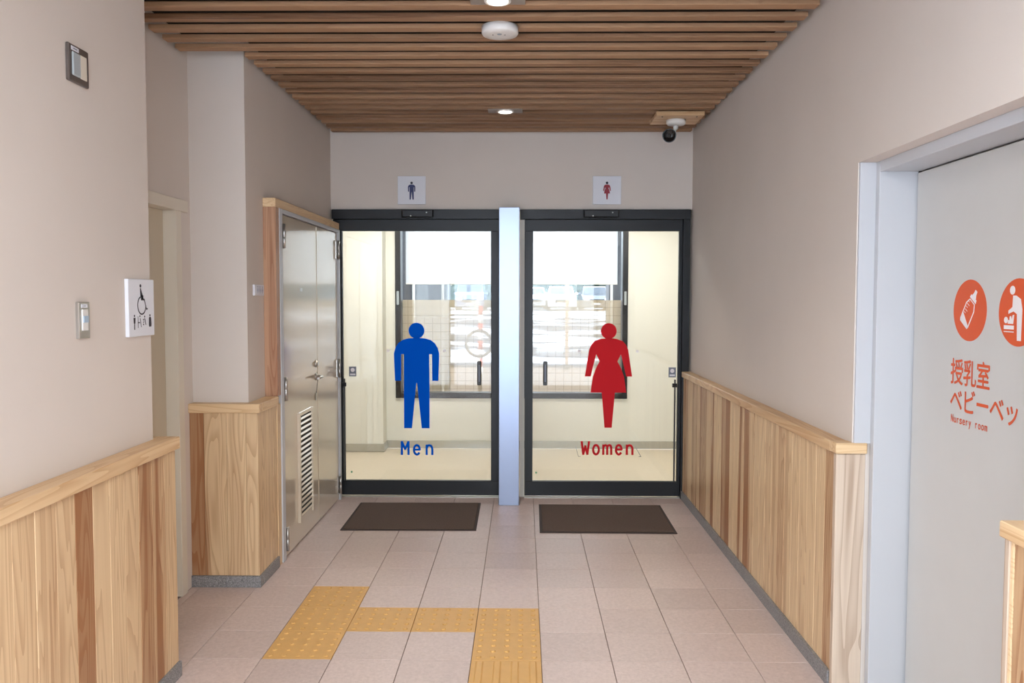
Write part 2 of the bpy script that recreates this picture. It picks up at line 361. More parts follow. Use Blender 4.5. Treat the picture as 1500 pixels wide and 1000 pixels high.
# restrooms behind the glass doors
YW = 8.50
tag(MB().box(-2.75, 2.35, YB+.08, YW, -.12, -.004).build('floor_restroom', RFLOOR), 'cream vinyl floor behind the glass doors', 'floor', kind='structure')
tag(MB().box(-2.75, 2.35, YB+.1, YW+.2, 2.62, 2.70).build('ceiling_restroom', WHITE), 'white ceiling of the restrooms', 'ceiling', kind='structure')
WX = [(-1.302, -.240), (.014, 1.066)]; WZ = (.515, 2.34)
m = MB().box(-2.75, WX[0][0], YW, YW+.2, 0, 2.62).box(WX[0][1], WX[1][0], YW, YW+.2, 0, 2.62).box(WX[1][1], 2.35, YW, YW+.2, 0, 2.62)
for a, b in WX: m.box(a, b, YW, YW+.2, 0, WZ[0]).box(a, b, YW, YW+.2, WZ[1], 2.62)
tag(m.build('wall_restroom_back', CREAM), 'cream wall around the two black framed windows', 'wall', kind='structure')
tag(B(-2.75, -1.40, 8.29, YW, 0, 2.62).build('wall_restroom_pier', CREAM), 'shallow cream wall pier beside the men room window', 'wall', kind='structure')
tag(MB().box(-2.9, -2.75, YB, YW+.2, 0, 2.7).box(-2.75, -1.95, YB, YB+.1, 0, 2.7).build('wall_restroom_left', CREAM), 'cream side wall of the men room', 'wall', kind='structure')
tag(MB().box(2.35, 2.5, YB, YW+.2, 0, 2.7).box(1.75, 2.35, YB, YB+.1, 0, 2.7).build('wall_restroom_right', CREAM), 'cream side wall of the women room', 'wall', kind='structure')
tag(B(-.155, -.05, YB+.14, YW, 0, 2.62).build('wall_restroom_divider', CREAM), 'cream wall dividing the two restrooms', 'wall', kind='structure')
sk = MB().box(-1.40, -.155, YW-.012, YW, 0, .075).box(-2.75, -1.388, 8.278, 8.29, 0, .075).box(-1.40, -1.388, 8.29, YW, 0, .075)
tag(sk.build('baseboard_men', SKIRT), 'grey skirting along the men room wall', 'baseboard', kind='structure')
tag(B(-.05, 2.35, YW-.012, YW, 0, .075).build('baseboard_women', SKIRT), 'grey skirting along the women room wall', 'baseboard', kind='structure')
tag(B(-5.2, 2.6, -1.4, 8.75, HV+.12, HV+.3).build('roof', WHITE), 'unseen roof slab added to block the sky', 'roof', kind='structure')  # out of view, added to keep sky light from leaking in

# ------------------------------------------------------------------ wainscots: granite base, planks, cap
def plankrow(parent, axis, face, depth, a0, a1, z0, z1, width, tones, wide=.003):
    """planks side by side along an axis; face = outer plane, depth = signed inward thickness"""
    n = max(1, round((a1-a0)/width)); s = (a1-a0)/n
    for k in range(n):
        u0, u1 = a0+k*s, a0+k*s+s-.0012
        t = tones.get(k) or (random.uniform(-.05, .10), random.choice([0, 0, 0, .25, .5]), 0)
        f = face+random.uniform(0, .0012)*(1 if depth > 0 else -1)
        bx = BB(f, face+depth, u0, u1, z0, z1, b=.0015) if axis == 1 else BB(u0, u1, f, face+depth, z0, z1, b=.0015)
        bx.build('plank', PLANK, parent, t)
def base(parent, axis, face, depth, a0, a1, size=.6):
    n = max(1, round((a1-a0)/size)); s = (a1-a0)/n
    for k in range(n):
        u0, u1 = a0+k*s, a0+k*s+s-.0015
        (BB(face, face+depth, u0, u1, 0, .062, b=.001) if axis == 1 else BB(u0, u1, face, face+depth, 0, .062, b=.001)).build('granite_piece', GRAN, parent)
D = (.75, .2, 0); M_ = (.45, .5, 0); S = (.15, 1.0, 0)
# right wall, far run
r = thing('trim_1', (XRW, YE, 0), 'cedar plank wainscot along the right wall from glass doors to nursery door', 'wainscot', kind='structure')
plankrow(r, 1, XRW, XR-XRW, YE+.03, YB, .062, .942, .105, {0: M_, 6: (.3, .9, 0), 12: D, 13: S, 16: (.35, .8, 0), 17: M_, 20: S, 23: M_, 25: (.25, .9, 0), 28: M_})
BB(XRW-.014, XR+.002, YE+.0505, YB, .942, ZC, b=.003).build('cap_rail', CAP_Y, r, (.05, .3, 0))
BB(XRW-.006, 1.336, YE-.002, YE+.03, .004, .942, b=.003).build('end_board', ENDW, r, (.0, .15, 0))
BB(XRW-.014, 1.336, YE-.016, YE+.05, .944, ZC+.002, b=.003).build('cap_end', CAP_X, r, (.1, .1, 0))
b_ = thing('baseboard_right', (XRW, YE, 0), 'grey granite baseboard under the right wainscot', 'baseboard', kind='structure')
base(b_, 1, XRW-.012, XR-XRW+.012, YE+.035, YB)
# right wall, near run beyond the nursery door
r = thing('trim_2', (XRW, YE2, 0), 'cedar plank wainscot end on the near side of the nursery door', 'wainscot', kind='structure')
plankrow(r, 1, XRW, XR-XRW, 1.0, YE2-.035, .062, .942, .105, {9: (.45, .3, 0), 8: (.35, .4, 0)})
BB(XRW-.002, 1.336, YE2-.034, YE2-.022, .004, .942, b=.001).build('end_board', CAP_Y, r, (.0, 0, 0))
BB(XRW-.006, 1.336, YE2-.022, YE2, .004, .942, b=.002).build('end_board', ENDW, r, (.2, 0, 0))
BB(XRW-.014, 1.336, 1.0, YE2+.012, .942, ZC, b=.003).build('cap_rail', CAP_Y, r, (.05, .3, 0))
base(thing('baseboard_right_near', (XRW, 1, 0), 'grey granite baseboard on the near side of the nursery door', 'baseboard', kind='structure'), 1, XRW-.008, XR-XRW+.008, 1.0, YE2-.036)
# left wall, near run
r = thing('trim_3', (XLW, YN, 0), 'cedar plank wainscot under the wheelchair sign', 'wainscot', kind='structure')
plankrow(r, 1, XLW, XL-XLW, 1.7, YN+.055, .062, .935, .105, {14: (.12, .5, 0), 13: (.35, .7, 0), 12: (.58, .3, 0), 11: (.06, 0, 0), 10: (.0, 0, 0), 9: (.02, 0, 0), 8: (.74, .1, 0), 7: (.10, 1.0, 0), 6: (.05, .2, 0), 5: (.08, .3, 0)})
BB(XL-.0, XLW+.014, 1.7, YN+.07, .935, ZC, b=.003).build('cap_rail', CAP_Y, r, (.1, .2, 0))
BB(XA, XL, YN, YN+.055, .062, .935, b=.002).build('end_board', PLANK, r, (.1, .2, 0))
BB(XA, XL, YN, YN+.07, .935, ZC, b=.003).build('cap_end', CAP_X, r, (.1, .2, 0))
base(thing('baseboard_left_near', (XLW, 1.7, 0), 'grey granite baseboard under the near left wainscot', 'baseboard', kind='structure'), 1, XLW+.010, XL-XLW-.010, 1.7, YN+.06)
# pier with the service door
r = thing('trim_4', (XLW, YP, 0), 'cedar plank wainscot wrapping the corner beside the steel service door', 'wainscot', kind='structure')
YPW = YP-.055
for (u0, u1, t) in ((XA, -1.690, (.72, .15, 0)), (-1.689, -1.570, (.12, .45, 0)), (-1.569, -1.465, (.02, .2, 0)), (-1.464, XLW, (.0, .1, 0))):
    BB(u0, u1, YPW, YP, .062, .935, b=.0015).build('plank', PLANK, r, t)
for (u0, u1, t) in ((YP+.0005, YP+.105, (.05, .2, 0)), (YP+.106, YP+.21, (.0, .1, 0)), (YP+.211, 4.70, (.05, .3, 0))):
    BB(XL, XLW, u0, u1, .062, .935, b=.0015).build('plank', PLANK, r, t)
BB(XA, XLW+.014, YPW-.014, YP+.0, .935, ZC, b=.003).build('cap_rail', CAP_X, r, (.05, .1, 0))
BB(XL, XLW+.014, YP+.0005, 4.70, .935, ZC, b=.003).build('cap_rail', CAP_Y, r, (.0, .1, 0))
b_ = thing('baseboard_left', (XLW, YP, 0), 'grey granite baseboard round the foot of the left pier', 'baseboard', kind='structure')
base(b_, 0, YPW-.010, .065, XA, XLW+.010, .2); base(b_, 1, XLW+.010, XL-XLW-.010, YP+.001, 4.70)

# ------------------------------------------------------------------ decal figures and lettering
def decal(parent, name, material, O, U, V, N, polys, d=.0008, step=0):
    m = MB()
    for i, p in enumerate(polys): m.poly(p, O, U, V, N, d+(i % 9)*step)
    return m.build(name, material, parent)
def mirror(h): return h+[(-x, y) for x, y in reversed(h) if abs(x) > 1e-6]
MAN = mirror([(0, 15), (50, 18), (85, 28), (112, 48), (128, 75), (138, 110), (137, 150), (132, 277), (95, 277), (94, 115), (77, 115), (78, 270), (78, 568), (30, 568), (2, 290)])
WOM = mirror([(0, 15), (45, 18), (85, 32), (105, 55), (118, 85), (143, 247), (108, 247), (75, 112), (54, 155), (75, 195), (95, 250), (108, 345), (40, 345), (22, 560)])
def figure(h, x, ztop, scale, headr, headgap):
    """h in plan pixels (y down); returns polys in metres"""
    body = [(x+p[0]*scale, ztop-p[1]*scale) for p in h]
    return [body, circ(x, ztop+headgap, headr)]
def glyphs(txt, cells, z0, zc, weight=0):
    """letters fitted one by one into cells [(x0,x1)]; capital height z0..zc"""
    cu = bpy.data.curves.new('glyph', 'FONT'); cu.body = 'M'; cu.offset = weight
    ob = bpy.data.objects.new('glyph', cu); C.objects.link(ob); out = []
    def get(ch):
        cu.body = ch; bpy.context.view_layer.update()
        me = bpy.data.meshes.new_from_object(ob.evaluated_get(bpy.context.evaluated_depsgraph_get()))
        vs = [v.co.copy() for v in me.vertices]; fs = [tuple(p.vertices) for p in me.polygons]; bpy.data.meshes.remove(me); return vs, fs
    ref, _ = get('M'); k = (zc-z0)/max(v.y for v in ref)
    for ch, (a, b) in zip(txt, cells):
        vs, fs = get(ch)
        if not vs: continue
        x0 = min(v.x for v in vs); x1 = max(v.x for v in vs); sx = (b-a)/(x1-x0)
        out.append(([(a+(v.x-x0)*sx, z0+v.y*k) for v in vs], fs))
    bpy.data.objects.remove(ob); bpy.data.curves.remove(cu); return out
def lettering(parent, name, material, O, U, V, N, items, d=.0008, bold=0):
    O, U, V, N = Vector(O), Vector(U), Vector(V), Vector(N); m = MB()
    for vs, fs in items:
        for e in ((0, 0, 0), (bold, 0, 1), (bold/2, bold*.6, 2), (bold/2, -bold*.6, 3)) if bold else ((0, 0, 0),):
            m.add([O+U*(a+e[0])+V*(b+e[1])+N*(d+e[2]*.00025) for a, b in vs], fs)
    return m.build(name, material, parent)
STROKES = {'M': [[(0, 0), (0, 1), (.5, .42), (1, 1), (1, 0)]], 'W': [[(0, 1), (.22, 0), (.5, .66), (.78, 0), (1, 1)]],
 'n': [[(0, 0), (0, .74)], [(0, .5), (.16, .66), (.42, .73), (.72, .70), (.94, .56), (1, .40), (1, 0)]],
 'm': [[(0, 0), (0, .74)], [(0, .56), (.12, .69), (.28, .73), (.44, .67), (.5, .52), (.5, 0)], [(.5, .56), (.62, .69), (.78, .73), (.94, .67), (1, .52), (1, 0)]],
 'o': [[(.5+.5*math.cos(a*math.pi/12), .365+.365*math.sin(a*math.pi/12)) for a in range(25)]],
 'e': [[(0, .39), (1, .39)]+[(.5+.5*math.cos(math.radians(a)), .365+.365*math.sin(math.radians(a))) for a in range(4, 320, 15)]]}
def stroke_text(parent, name, material, O, txt, cells, z0, zc, wd):
    pol = []
    for ch, (a, b) in zip(txt, cells):
        a, b = a+wd/2, b-wd/2; lo, hi = z0+wd/2, zc-wd/2
        for st in STROKES[ch]:
            pts = [Vector((a+(b-a)*x, lo+(hi-lo)*y)) for x, y in st]
            for p, q in zip(pts, pts[1:]):
                t = (q-p).normalized()*wd/2; n = Vector((-t.y, t.x)); e = t*.45
                pol.append([tuple(p+n-e), tuple(p-n-e), tuple(q-n+e), tuple(q+n+e)])
    return decal(parent, name, material, O, *FR, pol, step=.0002)
def run_cells(txt, x0, x1, fill=.8, narrow={}):
    n = len(txt); s = (x1-x0)/n; out = []
    for i, ch in enumerate(txt):
        f = narrow.get(ch, fill); c = x0+(i+.5)*s; out.append((c-s*f/2, c+s*f/2))
    return out

# ------------------------------------------------------------------ glass doors (setting door_1, door_2)
def glass_door(name, label, x0, x1, lst, rst, jamb_r, handle_x):
    d = thing(name, ((x0+x1)/2, YB, 0), label, 'door', kind='structure')
    BB(x0, x1, YB-.03, YB+.10, 2.140, 2.213, b=.002).build('header', BLACK, d)
    BB(lst[0], rst[1], YB+.012, YB+.052, 2.053, 2.140, b=.002).build('top_rail', BLACK, d)
    BB(lst[0], rst[1], YB+.012, YB+.052, .014, .126, b=.002).build('bottom_rail', BLACK, d)
    for s in (lst, rst): BB(s[0], s[1], YB+.012, YB+.052, .126, 2.053, b=.002).build('stile', BLACK, d)
    if jamb_r: BB(jamb_r[0], jamb_r[1], YB-.02, YB+.10, 0, 2.140, b=.002).build('jamb', BLACK, d)
    B(lst[1], rst[0], YB+.029, YB+.035, .126, 2.053).build('glass_pane', GLASS, d)
    B(lst[0], rst[1], YB+.0, YB+.06, 0.0, .006).build('floor_track', CHROME, d)
    h = BB(handle_x-.016, handle_x+.016, YB-.006, YB+.006, .872, 1.058, b=.006).build('handle', DMETAL, d)
    for z in (.90, 1.03): MB().lathe([(.008, 0), (.008, .025)], Matrix.Translation((handle_x, YB+.005, z)) @ Matrix.Rotation(-math.pi/2, 4, 'X'), 10).build('handle_post', DMETAL, h)
    BB(handle_x-.006, handle_x+.006, YB-.010, YB-.005, .90, 1.03, b=.002).build('grip', GREYTAG, h)
    return d
GF = YB+.029   # front face of the glass
FR = ((1, 0, 0), (0, 0, 1), (0, -1, 0))
d1 = glass_door('door_1', 'black framed sliding glass door with a blue man figure and Men lettering', -1.455, -.184, (-1.455, -1.388), (-.245, -.184), None, -.335)
decal(d1, 'man_figure', BLUE, (0, GF, 0), *FR, figure(MAN, -.8205, 1.254, .001269, .061, .036-.0))
stroke_text(d1, 'lettering', BLUE, (0, GF, 0), 'Men', [(-.946, -.878), (-.852, -.790), (-.753, -.693)], .320, .436, .0165)
d2 = glass_door('door_2', 'black framed sliding glass door with a red woman figure and Women lettering', -.023, 1.267, (.014, .076), (1.190, 1.213), (1.213, 1.267), .172)
decal(d2, 'woman_figure', RED, (0, GF, 0), *FR, figure(WOM, .6600, 1.254, .00127, .061, .036))
stroke_text(d2, 'lettering', RED, (0, GF, 0), 'Women', [(.449, .522), (.538, .598), (.616, .694), (.714, .774), (.798, .858)], .327, .442, .0165)
decal(d2, 'pencil_outline', GREYTAG, (0, GF, 0), *FR, [[(.408, .398), (.411, .398), (.434, .318), (.431, .318)], [(.431, .320), (.431, .317), (.450, .317), (.450, .320)], [(.868, .398), (.871, .398), (.918, .318), (.914, .318)], [(.898, .320), (.898, .317), (.916, .317), (.916, .320)]])
B(-.023, .012, YB+.03, YB+.06, .0, 2.14).build('cream_jamb', CREAM, d2)
for d, x in ((d1, -1.316), (d2, 1.150)):
    t = decal(d, 'touch_sticker', GREYTAG, (0, GF, 0), *FR, [[(x-.028, .935), (x+.028, .935), (x+.028, 1.012), (x-.028, 1.012)]])
    decal(t, 'sticker_print', STK, (0, GF-.001, 0), *FR, [circ(x, .985, .016, 16), [(x-.02, .945), (x+.02, .945), (x+.02, .957), (x-.02, .957)]], d=.0004)
for d, x, xs in ((d1, -1.376, (-1.04, -.605)), (d2, 1.168, (.435, .88))):
    g = BB(x-.006, x+.006, YB+.004, YB+.012, .126, .92, b=.001).build('finger_guard', DMETAL, d)
    BB(x-.02, x+.014, YB-.002, YB+.012, .86, .89, b=.002).build('guard_clip', RUBBER, d)
    for q in xs: decal(d, 'safety_dot', STK, (0, GF, 0), *FR, [circ(q, 1.135, .012, 14)])
for d, x in ((d1, -1.33), (d2, .105)):
    decal(d, 'glass_mark', mat('green_glass_mark', (120, 170, 130), .6), (0, GF, 0), *FR, [circ(x, .19, .008, 12)])

# door sensors on the headers
for x0, x1, lab in ((-.917, -.678, 'black motion sensor bar over the men door'), (.455, .722, 'black motion sensor bar over the women door')):
    s = thing('door_sensor', ((x0+x1)/2, YB-.03, 2.15), lab, 'sensor', 'sensors over the glass doors')
    BB(x0, x1, YB-.075, YB-.030, 2.148, 2.208, b=.008).build('housing', BLACK, s)
    MB().lathe([(.006, 0), (.004, .004)], Matrix.Translation((x0+.07, YB-.074, 2.160)) @ Matrix.Rotation(math.pi/2, 4, 'X'), 10).build('indicator', CHROME, s)
    MB().lathe([(.006, 0), (.004, .004)], Matrix.Translation((x1-.05, YB-.074, 2.185)) @ Matrix.Rotation(math.pi/2, 4, 'X'), 10).build('indicator', CHROME, s)

# silver post between the doors
p = thing('steel_post', (-.101, 6.25, 0), 'square brushed silver post between the two glass doors', 'post')
BB(-.177, -.026, 6.134, YB+.02, 0, 2.206, b=.003).build('post_cover', STEEL, p)
BB(-.181, -.022, 6.15, YB+.02, 0, .006, b=.001).build('floor_flange', CHROME, p)

# ------------------------------------------------------------------ steel service door (door_3) on the left wall
d3 = thing('door_3', (XLW, 5.5, 0), 'beige steel double service door with a louvre panel and lever handle', 'door', kind='structure')
YF0, YF1 = 4.765, 6.33
BB(XL, XLW+.008, 4.70, YF0, ZC, 2.055, b=.002).build('timber_casing', CASE_Z, d3, (.25, .3, 0))
BB(XL, XLW+.008, 4.70, YF1, 2.055, 2.105, b=.002).build('timber_head', CAP_Y, d3, (.0, .1, 0))
BB(XL, XLW+.004, 4.70, YF0, 0, .934, b=.002).build('timber_casing', PLANK, d3, (.0, .1, 0))
for y0, y1 in ((YF0, 4.822), (6.285, YF1)): BB(XL, XLW+.012, y0, y1, 0, 2.055, b=.002).build('steel_jamb', WSTEEL, d3)
BB(XL, XLW+.012, 4.822, 6.285, 2.03, 2.055, b=.002).build('steel_head', WSTEEL, d3)
leaf = BB(XL, XLW, 4.826, 5.668, .008, 2.026, b=.002).build('door_leaf', DOORST, d3)
leaf2 = BB(XL, XLW-.001, 5.673, 6.281, .008, 2.026, b=.002).build('door_leaf', DOORST, d3)
for lf, y in ((leaf, 4.838), (leaf2, 6.268)):
    for z in (1.90, 1.01, .12):
        m = MB(); m.lathe([(.009, 0), (.009, .065), (.0075, .067), (.009, .069), (.009, .14)], Matrix.Translation((XLW+.016, y, z-.07)), 12)
        m.box(XLW-.002, XLW+.004, y-.025, y+.025, z-.065, z+.065); m.build('hinge', CHROME, lf)
lv = BB(XLW-.001, XLW+.006, 5.125, 5.465, .135, .825, b=.002).build('louvre_frame', DOORST, leaf)
B(XLW+.004, XLW+.0068, 5.15, 5.44, .16, .80).build('louvre_shade_sheet', SLOTSHADE, leaf)  # solid dark sheet stands in for the shade between the louvre slats
for k in range(20):
    z = .172+k*.0322
    MB().add([(XLW+.006, 5.15, z+.001), (XLW+.006, 5.44, z+.001), (XLW+.011, 5.44, z-.008), (XLW+.011, 5.15, z-.008), (XLW+.006, 5.15, z+.008), (XLW+.006, 5.44, z+.008), (XLW+.013, 5.44, z-.004), (XLW+.013, 5.15, z-.004)],
             [(0, 1, 2, 3), (4, 7, 6, 5), (0, 4, 5, 1), (3, 2, 6, 7), (0, 3, 7, 4), (1, 5, 6, 2)]).build('louvre_slat', DOORST, leaf)
for y in (5.138, 5.452): BB(XLW+.004, XLW+.018, y-.012, y+.012, .135, .825, b=.001).build('louvre_stile', DOORST, leaf)
RY = Matrix.Rotation(math.pi/2, 4, 'Y')
hd = MB().lathe([(.026, 0), (.026, .006), (.012, .010), (.011, .045)], Matrix.Translation((XLW, 5.605, 1.010)) @ RY, 20).build('lever_handle', CHROME, leaf)
MB().tube([(XLW+.042, 5.610, 1.010), (XLW+.045, 5.57, 1.010), (XLW+.045, 5.49, 1.008)], [.010, .009, .008], 10).build('lever', CHROME, hd)
MB().lathe([(.024, 0), (.024, .008), (.014, .014), (.012, .020)], Matrix.Translation((XLW, 5.600, 1.098)) @ RY, 20).build('lock_cylinder', CHROME, leaf)
tg = MB().tube([(XLW+.02, 5.590, 1.0), (XLW+.012, 5.585, .95), (XLW+.008, 5.588, .90)], .002, 6).build('key_cord', DMETAL, leaf)
BB(XLW+.003, XLW+.008, 5.576, 5.60, .85, .905, b=.004).build('key_tag', mat('clear_key_tag', (170, 165, 150), .3), leaf)
BB(XLW, XLW+.006, 5.215, 5.265, 1.582, 1.604, b=.002).build('indicator_plate', CHROME, leaf)
BB(XLW, XLW+.004, 5.668-.02, 5.676, .02, 2.02, b=.001).build('meeting_strip', DOORST, leaf)

# name plate beside it
n = thing('name_plate', (XL, 4.6, 1.56), 'small white name plate beside the steel service door', 'sign')
BB(XL, XL+.012, 4.508, 4.672, 1.555, 1.615, b=.002).build('plate', SIGN, n)
m = MB()
for k in range(3):
    y = 4.555+k*.042
    for (a, b, c_, e) in ((-.012, .012, .018, .020), (-.002, .002, -.018, .020), (-.011, -.008, -.012, .010), (.008, .011, -.012, .010), (-.013, .013, -.002, .001)):
        m.box(XL+.012, XL+.0126, y+a, y+b, 1.585+c_, 1.585+e)
m.build('plate_print', mat('pale_plate_print', (150, 160, 182), .6), n)

# ------------------------------------------------------------------ nursery door (door_4)
d4 = thing('door_4', (1.4, 2.66, 0), 'white nursery room door with orange round pictograms in a white steel frame', 'door', kind='structure')
BB(XR+.004, 1.348, YE-.012, YE, ZC, 2.064, b=.001).build('wall_return', WSTEEL, d4)
for y0, y1 in ((YE-.045, YE-.012), (YE2, YE2+.03)): BB(1.346, 1.50, y0, y1, 0, 2.064, b=.002).build('steel_jamb', WSTEEL, d4)
BB(1.346, 1.50, YE2+.03, YE-.045, 2.024, 2.064, b=.002).build('steel_head', WSTEEL, d4)
B(1.49, 1.50, YE-.053, YE-.046, .005, 2.024).build('gap_shade_strip', RUBBER, d4)  # black strip painted in for the shade between jamb and leaf
lf = BB(1.485, 1.53, YE2+.03, YE-.053, .008, 2.018, b=.002).build('door_leaf', WDOOR, d4)
XD = 1.485; RF = ((0, -1, 0), (0, 0, 1), (-1, 0, 0))   # u runs towards -y
o = (XD, 0, 0)
def uy(*pts): return [(-y, z) for y, z in pts]
dd = decal(lf, 'bottle_disc', ORANGE, o, *RF, [circ(-2.79, 1.507, .1025, 48)])
def rot(pts, a, c): return [(c[0]+x*math.cos(a)-y*math.sin(a), c[1]+x*math.sin(a)+y*math.cos(a)) for x, y in pts]
# feeding bottle drawn upright around its centre, then tilted
cB = (-2.79-.004, 1.507); aB = math.radians(-34)
def ring(outer, inner):
    n_ = len(outer); return [[outer[i], outer[(i+1) % n_], inner[(i+1) % n_], inner[i]] for i in range(n_)]
ou = [(-.026, -.058), (.026, -.058), (.030, -.050), (.030, .014), (.018, .036), (-.018, .036), (-.030, .014), (-.030, -.050)]
inn = [(x*.86, y*.94-.001) for x, y in ou]
pl = [rot(q, aB, cB) for q in ring(ou, inn)]
pl += [rot([(-.027, -.056), (.027, -.056), (.027, -.046), (-.027, -.024)], aB, cB)]
pl += [rot([(-.021, .040), (.021, .040), (.019, .052), (-.019, .052)], aB, cB), rot([(-.013, .053), (.013, .053), (.008, .064), (.006, .078), (-.006, .078), (-.008, .064)], aB, cB)]
for k in range(5): pl.append(rot([(-.022, -.020+k*.011), (-.006 if k % 2 else -.012, -.020+k*.011), (-.006 if k % 2 else -.012, -.018+k*.011), (-.022, -.018+k*.011)], aB, cB))
decal(dd, 'bottle_print', STK, (XD-.0008, 0, 0), *RF, pl, d=.0006)
cy = 2.517
dd = decal(lf, 'changing_disc', ORANGE, o, *RF, [circ(-cy, 1.505, .1025, 48)])
cx = -cy
pl = [circ(cx-.032, 1.572, .0135, 20), [(cx-.028, 1.556), (cx-.012, 1.556), (cx+.012, 1.545), (cx+.020, 1.515), (cx+.018, 1.42), (cx-.002, 1.42), (cx-.006, 1.50), (cx-.024, 1.508), (cx-.050, 1.500), (cx-.050, 1.510), (cx-.030, 1.521)],
      circ(cx-.062, 1.481, .010, 16), [(cx-.052, 1.470), (cx-.024, 1.470), (cx-.020, 1.498), (cx-.028, 1.496), (cx-.032, 1.482), (cx-.036, 1.494), (cx-.043, 1.492), (cx-.044, 1.480), (cx-.050, 1.482)],
      [(cx-.072, 1.453), (cx-.020, 1.453), (cx-.020, 1.465), (cx-.072, 1.465)], [(cx-.072, 1.444), (cx-.020, 1.444), (cx-.020, 1.447), (cx-.072, 1.447)]]
decal(dd, 'changing_print', STK, (XD-.0008, 0, 0), *RF, pl, d=.0006)
def cjk(txt, y0, step, z0, size, name):
    """whole string set with the built-in font, scaled to a character cell"""
    cu = bpy.data.curves.new('line', 'FONT'); cu.body = '室'; ob = bpy.data.objects.new('line', cu); C.objects.link(ob); items = []
    def get(ch):
        cu.body = ch; bpy.context.view_layer.update()
        me = bpy.data.meshes.new_from_object(ob.evaluated_get(bpy.context.evaluated_depsgraph_get()))
        r_ = ([v.co.copy() for v in me.vertices], [tuple(q.vertices) for q in me.polygons]); bpy.data.meshes.remove(me); return r_
    ref, _ = get('室'); rx0 = min(v.x for v in ref); rx1 = max(v.x for v in ref); ry0 = min(v.y for v in ref); k = size/(max(v.y for v in ref)-ry0)
    kx = step*.92/(rx1-rx0)
    for i, ch in enumerate(txt):
        vs, fs = get(ch)
        items.append(([(-y0+i*step+(v.x-rx0)*kx, z0+(v.y-ry0)*k) for v in vs], fs))
    bpy.data.objects.remove(ob); bpy.data.curves.remove(cu)
    return lettering(lf, name, ORANGE, o, *RF, items, bold=.0022)
cjk('授乳室', 2.897, .0815, 1.257, .085, 'lettering'); cjk('ベビーベッド', 2.897, .0815, 1.163, .080, 'lettering')
lettering(lf, 'lettering', ORANGE, o, *RF, glyphs('Nursery room', run_cells('Nursery room', -2.892, -2.662, .74, {'r': .5, 'm': .8}), 1.122, 1.148), bold=.0009)

# ------------------------------------------------------------------ alcove door (door_5)
d5 = thing('door_5', (XA, 3.8, 0), 'plain beige door in the alcove behind the wheelchair sign', 'door', kind='structure')
BB(XA-.10, XA+.012, AY1-.055, AY1+.01, 0, AZ+.0, b=.002).build('steel_jamb', IVORY, d5)
BB(XA-.10, XA+.012, AY0-.01, AY0+.055, 0, AZ+.0, b=.002).build('steel_jamb', WSTEEL, d5)
BB(XA-.10, XA+.016, AY0-.02, AY1+.09, AZ, AZ+.06, b=.002).build('steel_head', IVORY, d5)
BB(XA-.09, XA-.055, AY0+.055, AY1-.055, .006, AZ, b=.002).build('door_leaf', BEIGEDOOR, d5)
BB(XA-.055, XA-.050, 3.93, 3.94, .006, AZ, b=.001).build('edge_strip', DMETAL, d5)

# ------------------------------------------------------------------ signs on the walls
def toilet_sign(x0, x1, label, fig, ink):
    s = thing('restroom_sign', ((x0+x1)/2, YB, 2.25), label, 'sign', 'restroom signs over the glass doors')
    BB(x0, x1, YB-.016, YB, 2.252, 2.464, b=.0015).build('board', SIGN, s)
    cx_ = (x0+x1)/2; sc_ = .000205
    body = [(cx_+p[0]*sc_, 2.404-p[1]*sc_) for p in fig]
    decal(s, 'figure_print', ink, (0, YB-.016, 0), *FR, [body], d=.0006)
    decal(s, 'head_print', INK, (0, YB-.016, 0), *FR, [circ(cx_, 2.413, .0095, 20)], d=.0006)
toilet_sign(-.953, -.741, 'white square sign with a navy man figure over the men door', MAN, NAVY)
toilet_sign(.527, .741, 'white square sign with a crimson woman figure over the women door', WOM, CRIM)
s = thing('accessible_sign', (XL, 3.155, 1.40), 'white wheelchair sign with small figures on the near left wall edge', 'sign')
BB(XL, XL+.014, 3.052, 3.264, 1.398, 1.614, b=.0015).build('board', SIGN, s)
LF = ((0, 1, 0), (0, 0, 1), (1, 0, 0)); ol = (XL+.014, 0, 0)
c0 = (3.158, 1.515)
arc = []; n_ = 30
for k in range(n_):
    a0_ = math.radians(110+k*250/n_); a1_ = math.radians(110+(k+1)*250/n_)
    arc.append([(c0[0]+.036*math.cos(a0_), c0[1]+.036*math.sin(a0_)), (c0[0]+.036*math.cos(a1_), c0[1]+.036*math.sin(a1_)), (c0[0]+.031*math.cos(a1_), c0[1]+.031*math.sin(a1_)), (c0[0]+.031*math.cos(a0_), c0[1]+.031*math.sin(a0_))])
arc += [circ(3.150, 1.589, .0065, 16), [(3.146, 1.580), (3.153, 1.580), (3.153, 1.534), (3.178, 1.534), (3.196, 1.497), (3.207, 1.500), (3.205, 1.505), (3.198, 1.503), (3.181, 1.540), (3.153, 1.540), (3.152, 1.548), (3.172, 1.548), (3.172, 1.553), (3.151, 1.553), (3.148, 1.540)]]
decal(s, 'wheelchair_print', INK, ol, *LF, arc, d=.0006)
q = []
